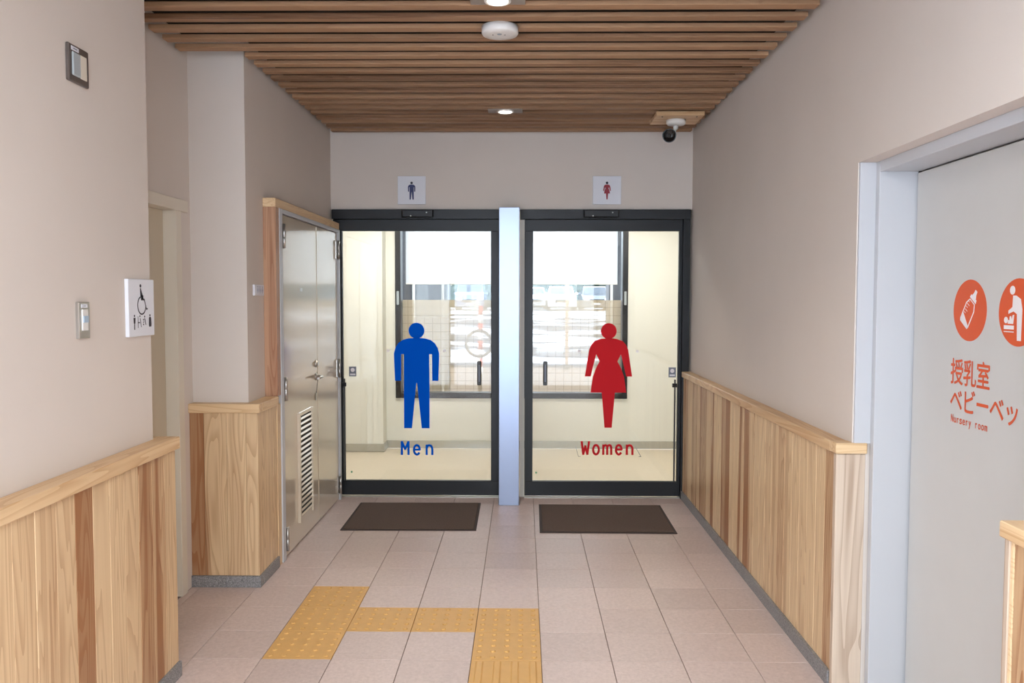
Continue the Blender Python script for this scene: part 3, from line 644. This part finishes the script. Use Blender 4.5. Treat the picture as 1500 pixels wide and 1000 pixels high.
def mini(x, kind):
    z = 1.43
    if kind == 'man': return [circ(x, z+.046, .0045, 10), [(x-.008, z+.039), (x+.008, z+.039), (x+.006, z+.018), (x+.003, z+.018), (x+.003, z-.006), (x-.003, z-.006), (x-.003, z+.018), (x-.006, z+.018)]]
    if kind == 'seat': return [circ(x+.004, z+.044, .0035, 10), [(x-.013, z), (x-.010, z), (x-.010, z+.018), (x+.004, z+.018), (x+.004, z+.022), (x-.010, z+.022), (x-.010, z+.044), (x-.013, z+.044)], [(x+.004, z+.036), (x+.008, z+.036), (x+.017, z+.002), (x+.014, z+.002)]]
    if kind == 'child': return [circ(x-.006, z+.030, .0035, 10), circ(x-.006, z+.012, .0035, 10), circ(x+.004, z+.042, .004, 10), [(x, z+.036), (x+.007, z+.034), (x+.016, z+.010), (x+.012, z+.010)], [(x-.009, z+.022), (x-.002, z+.024), (x-.002, z+.020), (x-.009, z+.018)]]
    return [circ(x, z+.046, .0045, 10), [(x-.009, z+.036), (x-.004, z+.040), (x+.004, z+.040), (x+.009, z+.036), (x+.011, z+.012), (x+.009, z+.002), (x-.009, z+.002), (x-.011, z+.012)]]
for x, k in ((3.096, 'man'), (3.136, 'seat'), (3.176, 'child'), (3.226, 'ostomate')): decal(s, 'facility_print', INK, ol, *LF, mini(x, k), d=.0006)
# call lamp panel and switch on the near left wall
s = thing('call_lamp_panel', (XL, 2.75, 2.24), 'square dark framed panel with two pale windows high on the left wall', 'switch panel')
BB(XL, XL+.012, 2.688, 2.812, 2.242, 2.362, b=.003).build('frame', mat('bronze_grey_plate', (110, 102, 98), .35, .5), s)
BB(XL+.010, XL+.018, 2.704, 2.752, 2.262, 2.338, b=.004).build('lamp_lens', GREYP, s)
BB(XL+.010, XL+.015, 2.756, 2.794, 2.262, 2.338, b=.001).build('blank_insert', IVORY, s)
BB(XL+.011, XL+.0135, 2.703, 2.748, 2.342, 2.355, b=.0005).build('label_strip', SIGN, s)
B(XL+.0134, XL+.0138, 2.714, 2.737, 2.347, 2.350).build('label_print', GREYTAG, s)
s = thing('light_switch', (XL, 2.745, 1.41), 'narrow metal light switch plate beside the wheelchair sign', 'switch')
BB(XL, XL+.012, 2.711, 2.781, 1.409, 1.530, b=.002).build('plate', CHROME, s)
BB(XL+.010, XL+.016, 2.728, 2.762, 1.436, 1.506, b=.001).build('insert', PLAST, s)
BB(XL+.014, XL+.019, 2.730, 2.760, 1.462, 1.484, b=.001).build('button', mat('pale_blue_button', (176, 196, 214), .4), s)
BB(XL+.010, XL+.0135, 2.726, 2.764, 1.511, 1.523, b=.0005).build('label_strip', SIGN, s)
B(XL+.0134, XL+.0138, 2.737, 2.753, 1.516, 1.518).build('label_print', GREYTAG, s)

# ------------------------------------------------------------------ mats
for (x0, x1, y0, y1, lab, rz) in ((-1.214, -.310, 5.448, 6.187, 'dark brown door mat in front of the men door', .008), (.118, 1.020, 5.408, 6.150, 'dark brown door mat in front of the women door', -.010)):
    cx_, cy_ = (x0+x1)/2, (y0+y1)/2
    t = thing('door_mat', (cx_, cy_, 0), lab, 'mat', 'mats before the glass doors')
    a, b = (x1-x0)/2, (y1-y0)/2
    mm = MB().box(-a, a, -b, b, .0005, .005).mesh('rubber_edge'); mm.materials.append(MATE); o_ = link('rubber_edge', mm); o_.parent = t
    mm = MB().bbox(-a+.018, a-.018, -b+.018, b-.018, .0045, .011, b=.003).mesh('pile'); mm.materials.append(MAT); o_ = link('pile', mm); o_.parent = t
    t.rotation_euler.z = rz

# ------------------------------------------------------------------ ceiling fittings
LAMP = emit('downlight_lens', (1, .90, .74), 30)
def downlight(x, y, lab):
    t = thing('downlight', (x, y, H), lab, 'downlight', 'downlights set between the slats')
    BB(x-.115, x+.115, y-.055, y+.055, H-.004, H+.002, b=.001).build('mounting_plate', mat('grey_plate', (150, 140, 130), .5), t)
    MB().lathe([(.056, 0), (.056, -.007), (.050, -.010), (.044, -.008), (.042, -.004)], Matrix.Translation((x, y, H-.003)), 28, cap=False).build('trim_ring', PLAST, t)
    MB().lathe([(.043, -.006), (.001, -.0065)], Matrix.Translation((x, y, H-.003)), 28).build('lamp_lens', LAMP, t)
    ld = bpy.data.lights.new('downlight_lamp', 'SPOT'); ld.energy = DL; ld.color = (1, .83, .64); ld.spot_size = math.radians(110); ld.spot_blend = .8; ld.shadow_soft_size = .045
    lo = bpy.data.objects.new('downlight_lamp', ld); C.objects.link(lo); lo.location = (x, y, H-.03)
DL = 34
downlight(-.120, 5.60, 'small round lit downlight in front of the glass doors')
downlight(-.108, 3.53, 'small round lit downlight beside the smoke detector')
t = thing('smoke_detector', (-.108, 3.90, H), 'round white smoke detector on the slatted ceiling', 'detector')
MB().lathe([(.084, .0), (.084, -.030), (.080, -.036), (.05, -.040), (.001, -.041)], Matrix.Translation((-.108, 3.885, H)), 40).build('housing', PLAST, t)
MB().lathe([(.012, 0), (.010, -.004)], Matrix.Translation((-.110, 3.86, H-.0385)), 14).build('sensor_cap', GREYP, t)
MB().lathe([(.004, 0), (.003, -.003)], Matrix.Translation((-.085, 3.87, H-.0385)), 10).build('indicator', DMETAL, t)
MB().lathe([(.004, 0), (.003, -.003)], Matrix.Translation((-.14, 3.87, H-.0385)), 10).build('indicator', DMETAL, t)
t = thing('security_camera', (1.04, 5.77, H), 'white bullet security camera hanging from a timber board by the corner', 'camera')
bd = BB(.885, 1.205, 5.62, 5.92, H-.028, H, b=.002).build('timber_board', CAP_X, t, (.25, .2, 0))
for x, y in ((.93, 5.66), (1.16, 5.66)): MB().lathe([(.006, 0), (.005, -.003)], Matrix.Translation((x, y, H-.028)), 10).build('screw', DMETAL, bd)
MB().lathe([(.066, 0), (.066, -.022), (.058, -.032), (.022, -.038)], Matrix.Translation((1.042, 5.77, H-.028)), 30).build('ceiling_base', PLAST, t)
MB().tube([(1.042, 5.77, H-.06), (1.040, 5.765, H-.085), (1.030, 5.78, H-.115)], .018, 12).build('arm', PLAST, t)
d_ = Vector((-.98, -5.72, -1.05)).normalized(); e_ = Vector((.985, 5.70, 2.640))
Mx = Matrix.Translation(e_) @ d_.to_track_quat('Z', 'Y').to_matrix().to_4x4()
MB().lathe([(.030, -.17), (.040, -.165), (.043, -.02), (.043, 0)], Mx, 28).build('camera_body', PLAST, t)
fr_ = MB().lathe([(.0445, -.012), (.0465, -.008), (.0465, .010), (.044, .014), (.040, .010), (.001, .010)], Mx, 28).build('front_cap', LENS, t)
MB().lathe([(.016, .010), (.015, .014), (.001, .016)], Mx, 18).build('lens', DMETAL, fr_)

# ------------------------------------------------------------------ restroom windows, blinds and lamps
YG = YW+.08
for k, (a, b) in enumerate(WX):
    who = ('men', 'women')[k]
    wn = thing('window_%d' % (k+1), ((a+b)/2, YG, WZ[0]), 'black framed window of the %s room with gridded film on its lower half' % who, 'window', kind='structure')
    for n1, bx in (('frame_stile', (a, a+.055, YW-.02, YW+.14, *WZ)), ('frame_stile', (b-.055, b, YW-.02, YW+.14, *WZ)), ('frame_sill', (a+.055, b-.055, YW-.02, YW+.14, WZ[0], WZ[0]+.055)), ('frame_head', (a+.055, b-.055, YW-.02, YW+.14, WZ[1]-.055, WZ[1]))):
        BB(*bx, b=.003).build(n1, BLACK, wn)
    B(a+.055, b-.055, YG+.04, YG+.046, WZ[0]+.055, WZ[1]-.055).build('glass_pane', WGLASS, wn)
    B(a+.055, b-.055, YG+.036, YG+.0385, WZ[0]+.055, 1.520).build('privacy_film', FILM, wn)
    xs = a+.028 if k == 0 else b-.028
    BB(xs-.012, xs+.012, YW-.04, YW-.02, 1.47, 1.61, b=.004).build('window_lock', GREYP, wn)
    bl = thing('roller_blind', ((a+b)/2, YW+.02, 1.66), 'white roller blind half lowered in the %s room window' % who, 'blind', 'blinds in the restroom windows')
    x0, x1 = (a+.105, b-.065) if k == 0 else (a+.065, b-.105)
    MB().lathe([(.022, 0), (.022, x1-x0)], Matrix.Translation((x0, YW+.035, 2.25)) @ RY, 16).build('roller', PLAST, bl)
    B(x0, x1, YW+.0105, YW+.0125, 1.690, 2.262).build('cloth', BLIND, bl)
    BB(x0, x1, YW+.004, YW+.018, 1.678, 1.692, b=.003).build('bottom_bar', PLAST, bl)
    MB().lathe([(.001, 0), (.006, .004), (.006, .010), (.001, .014)], Matrix.Translation(((x0+x1)/2+.02, YW+.011, 1.662)), 10).build('pull_bead', PLAST, bl)
def panel_light(x, y, z, sx, sy, e, lab, col=(1, .97, .92)):
    t = thing('ceiling_light', (x, y, z), lab, 'light', 'ceiling lights')
    BB(x-sx/2-.02, x+sx/2+.02, y-sy/2-.02, y+sy/2+.02, z-.03, z, b=.004).build('frame', PLAST, t)
    B(x-sx/2, x+sx/2, y-sy/2, y+sy/2, z-.034, z-.029).build('diffuser', emit('panel_light_diffuser', (1, .95, .88), 3), t)
    ld = bpy.data.lights.new('panel_lamp', 'AREA'); ld.shape = 'RECTANGLE'; ld.size = sx; ld.size_y = sy; ld.energy = e; ld.color = col
    lo = bpy.data.objects.new('panel_lamp', ld); C.objects.link(lo); lo.location = (x, y, z-.04)
for x, y, lab in ((-.1, .2, 'added unseen fill light panel over the corridor mouth'), (-3.2, .2, 'added unseen fill light panel in the glazed corner')):
    panel_light(x, y, HV-.1, 1.2, .6, 45, lab, (.96, .98, 1))  # fill lamps added out of view to brighten the corridor
panel_light(-1.1, 7.45, 2.62, .9, .25, 24, 'flat ceiling light of the men room')
panel_light(1.0, 7.45, 2.62, .9, .25, 24, 'flat ceiling light of the women room')

# ------------------------------------------------------------------ outside
tag(B(-14, 14, 8.70, 19.6, -.25, -.10).build('pavement', PAVE), 'pinkish paving outside the restroom windows', 'pavement', kind='structure')
# snow lot: rolling rows of ploughed snow rising to the parked cars
m = MB(); nx, ny = 60, 70
ys = [19.6+j*(40-19.6)/ny for j in range(ny+1)]
def hz(x, y):
    t = min(1, max(0, (y-19.6)/20)); e = min(1, (y-19.6)/3, (40-y)/2); return -.05+.80*t+e*(.10*math.sin(y*1.9+.5*math.sin(x*.7))+.05*math.sin(x*1.3+y))
m.add([(-30+60*i/nx, y, hz(-30+60*i/nx, y)) for y in ys for i in range(nx+1)], [(j*(nx+1)+i, j*(nx+1)+i+1, (j+1)*(nx+1)+i+1, (j+1)*(nx+1)+i) for j in range(ny) for i in range(nx)], True)
m.box(-30, 30, 19.58, 19.62, -.3, -.05)
tag(m.build('snow_field', PATCHY), 'bright ploughed snow rising towards the parked cars', 'snow', kind='structure')
tag(B(-45, 45, 40, 75, .2, .75).build('car_park', PATCHY), 'snowy car park outside the windows', 'car park', kind='structure')
for nm, bx in (('ground_front', (-60, 60, -60, -1.4, -.3, -.13)), ('ground_left', (-60, -5.2, -1.4, 8.7, -.3, -.13)), ('ground_right', (2.6, 60, -1.4, 8.7, -.3, -.13))):
    tag(B(*bx).build(nm, SNOW), 'snowy ground around the building', 'ground', kind='structure')
def column(x0, x1, lab, trims):
    t = thing('facade_column', ((x0+x1)/2, 10.5, -.1), lab, 'column', 'columns outside the windows')
    BB(x0, x1, 10.3, 10.7, -.1, 3.4, b=.01).build('cladding', ECLAD, t)
    for x in trims: BB(x-.015, x+.015, 10.27, 10.302, -.1, 3.4, b=.003).build('corner_trim', CHROME, t)
column(-1.75, -.93, 'charcoal clad column outside the men room window', (-1.35, -.99))
column(1.06, 1.75, 'charcoal clad column outside the women room window', (1.09,))
t = thing('porch_post', (1.0, 19.0, -.1), 'slim brown timber post at the edge of the paving', 'post')
BB(.965, 1.04, 18.96, 19.04, -.1, 3.4, b=.006).build('shaft', POSTM, t); BB(.94, 1.065, 18.93, 19.07, -.1, .02, b=.006).build('foot', DMETAL, t)
# snow pole and hoop
t = thing('snow_pole', (-.73, 14.3, -.1), 'red and white striped snow pole with a grey disc', 'pole')
SRED = mat('red_stripe', (190, 44, 40), .6)
for k in range(8): MB().lathe([(.040, 0), (.040, .15)], Matrix.Translation((-.73, 14.3, .2+k*.15)), 12).build('stripe', (SRED if k % 2 else PLAST), t)
MB().lathe([(.03, -.1), (.028, .2)], Matrix.Translation((-.73, 14.3, 0)), 12).build('socket', DMETAL, t)
MB().lathe([(.10, 0), (.10, .012)], Matrix.Translation((-.82, 14.28, 1.40)) @ Matrix.Rotation(math.pi/2, 4, 'X'), 24).build('disc', GREYP, t)
MB().box(-.82, -.72, 14.285, 14.30, 1.34, 1.36).build('disc_bracket', DMETAL, t)
t = thing('bicycle_hoop', (-.74, 14.0, -.1), 'pale metal hoop standing on the paving outside', 'bicycle stand')
MB().tube([(-.74+.215*math.sin(a), 14.0, .77+.215*math.cos(a)) for a in [math.radians(8*k) for k in range(46)]], .026, 8).build('hoop', DMETAL, t)
MB().tube([(-.74, 14.0, -.1), (-.74, 14.0, .57)], .018, 8).build('stem', CHROME, t)
t = thing('wheel_stop', (1.35, 21.6, 0), 'low grey wheel stop lying in the snow', 'wheel stop')
MB().tube([(.35, 21.2, .20), (1.05, 21.2, .20)], .10, 10).build('bar', GREYP, t); BB(.38, 1.02, 21.1, 21.3, -.3, .15, b=.02).build('foot', GREYTAG, t)
CGL = mat('car_glass', (40, 50, 62), .1); TYRE = mat('tyre', (26, 26, 28), .9)
def car(x, y, z, col, lab, van=False, rz=0):
    t = thing('parked_car', (x, y, z), lab, 'car', 'cars parked across the lot')
    hgt = 1.95 if van else 1.48; wd = .86
    paint = mat('car_paint', col, .3, coat=.5)
    def prism(prof, x0, x1, nm, mt, par=t, taper=0):
        n = len(prof); vs = [(x0, p[0], p[1]) for p in prof]+[(x1, p[0], p[1]) for p in prof]
        if taper: vs = [((vx*(1-taper*max(0, vz-.9)/(hgt-.9))), vy, vz) for vx, vy, vz in vs]
        me = MB().add(vs, [tuple(range(n))[::-1], tuple(range(n, 2*n))]+[(i, (i+1) % n, n+(i+1) % n, n+i) for i in range(n)]).mesh(nm); me.materials.append(mt)
        ob = bpy.data.objects.new(nm, me); C.objects.link(ob); ob.parent = par; return ob
    if van: prof = [(-2.1, .25), (2.1, .25), (2.1, 1.0), (2.0, 1.1), (-1.75, 1.1), (-2.05, .95)]; cab = [(-1.75, 1.08), (-1.15, hgt-.05), (-1.0, hgt), (1.9, hgt), (2.02, 1.08)]
    else: prof = [(-2.1, .25), (2.1, .25), (2.12, .75), (1.95, .95), (1.5, .97), (-.85, .97), (-1.9, .84), (-2.12, .7)]; cab = [(-.95, .95), (-.3, hgt-.04), (-.1, hgt), (.95, hgt), (1.6, .95)]
    prism(prof, -wd, wd, 'body', paint); prism(cab, -wd*.95, wd*.95, 'cabin', paint, taper=.16)
    (a0, b0), (a1, b1) = cab[0], cab[1]
    def lp(s): return (a0+(a1-a0)*s, b0+(b1-b0)*s)
    w0, w1 = lp(.08), lp(.94)
    me = MB().add([(-wd*.86, w0[0]-.012, w0[1]+.008), (wd*.86, w0[0]-.012, w0[1]+.008), (wd*.72, w1[0]-.012, w1[1]+.008), (-wd*.72, w1[0]-.012, w1[1]+.008),
                   (-wd*.86, w0[0]+.02, w0[1]), (wd*.86, w0[0]+.02, w0[1]), (wd*.72, w1[0]+.02, w1[1]), (-wd*.72, w1[0]+.02, w1[1])], [(0, 1, 2, 3), (4, 7, 6, 5), (0, 4, 5, 1), (1, 5, 6, 2), (2, 6, 7, 3), (3, 7, 4, 0)]).mesh('windscreen'); me.materials.append(CGL)
    ob = bpy.data.objects.new('windscreen', me); C.objects.link(ob); ob.parent = t
    def part(mb, nm, mt):
        me = mb.mesh(nm); me.materials.append(mt); ob = bpy.data.objects.new(nm, me); C.objects.link(ob); ob.parent = t
    for sx in (-1, 1):
        part(MB().bbox(sx*.62-.17, sx*.62+.17, -2.14, -2.0, .62, .76, b=.04), 'headlight', PLAST)
        part(MB().bbox(sx*.95-.08, sx*.95+.08, -.72, -.6, .95, 1.10, b=.03), 'wing_mirror', paint)
        for yy in (-1.35, 1.35):
            part(MB().lathe([(.31, -.1), (.33, -.08), (.33, .08), (.31, .1)], Matrix.Translation((sx*.80, yy, .33)) @ RY, 20), 'wheel', TYRE)
    part(MB().bbox(-.42, .42, -2.15, -2.08, .50, .68, b=.02), 'grille', RUBBER)
    part(MB().bbox(-.2, .2, -2.17, -2.12, .36, .46, b=.01), 'number_plate', PLAST)
    t.rotation_euler.z = rz
car(-3.2, 52, .75, (70, 86, 120), 'dark blue van parked across the snowy lot', True)
car(-1.0, 53, .75, (120, 126, 134), 'grey car parked across the snowy lot')
car(.75, 58, .75, (196, 204, 214), 'silver car parked behind the row across the snowy lot')
car(2.35, 52, .75, (240, 242, 246), 'white car parked across the snowy lot')
car(4.45, 52.3, .75, (60, 66, 76), 'charcoal car parked across the snowy lot')
car(6.55, 52, .75, (120, 150, 196), 'light blue car parked across the snowy lot')
# evergreen hedge behind the cars
t = thing('evergreen_hedge', (0, 66, .75), 'dark evergreen hedge behind the parked cars', 'hedge')
m = MB(); nx, nz = 160, 10; vs_ = []
for j in range(nz+1):
    for i in range(nx+1):
        x = -30+60*i/nx; z = .75+j*.45
        vs_.append((x, 65+.35*math.sin(x*2.1+j)+random.uniform(-.25, .25)+.12*j, z+(random.uniform(-.2, .25) if j else 0)))
m.add(vs_, [(j*(nx+1)+i, j*(nx+1)+i+1, (j+1)*(nx+1)+i+1, (j+1)*(nx+1)+i) for j in range(nz) for i in range(nx)])
m.box(-30, 30, 66.8, 67.6, .75, 5.0)
m.build('foliage', mat('hedge_leaves', (44, 58, 52), .9, var=.4, vscale=3), t)
for k in range(-9, 10, 3): MB().lathe([(.14, 0), (.10, 2.5)], Matrix.Translation((k*3.0, 66.6, .75)), 8).build('trunk', POSTM, t)
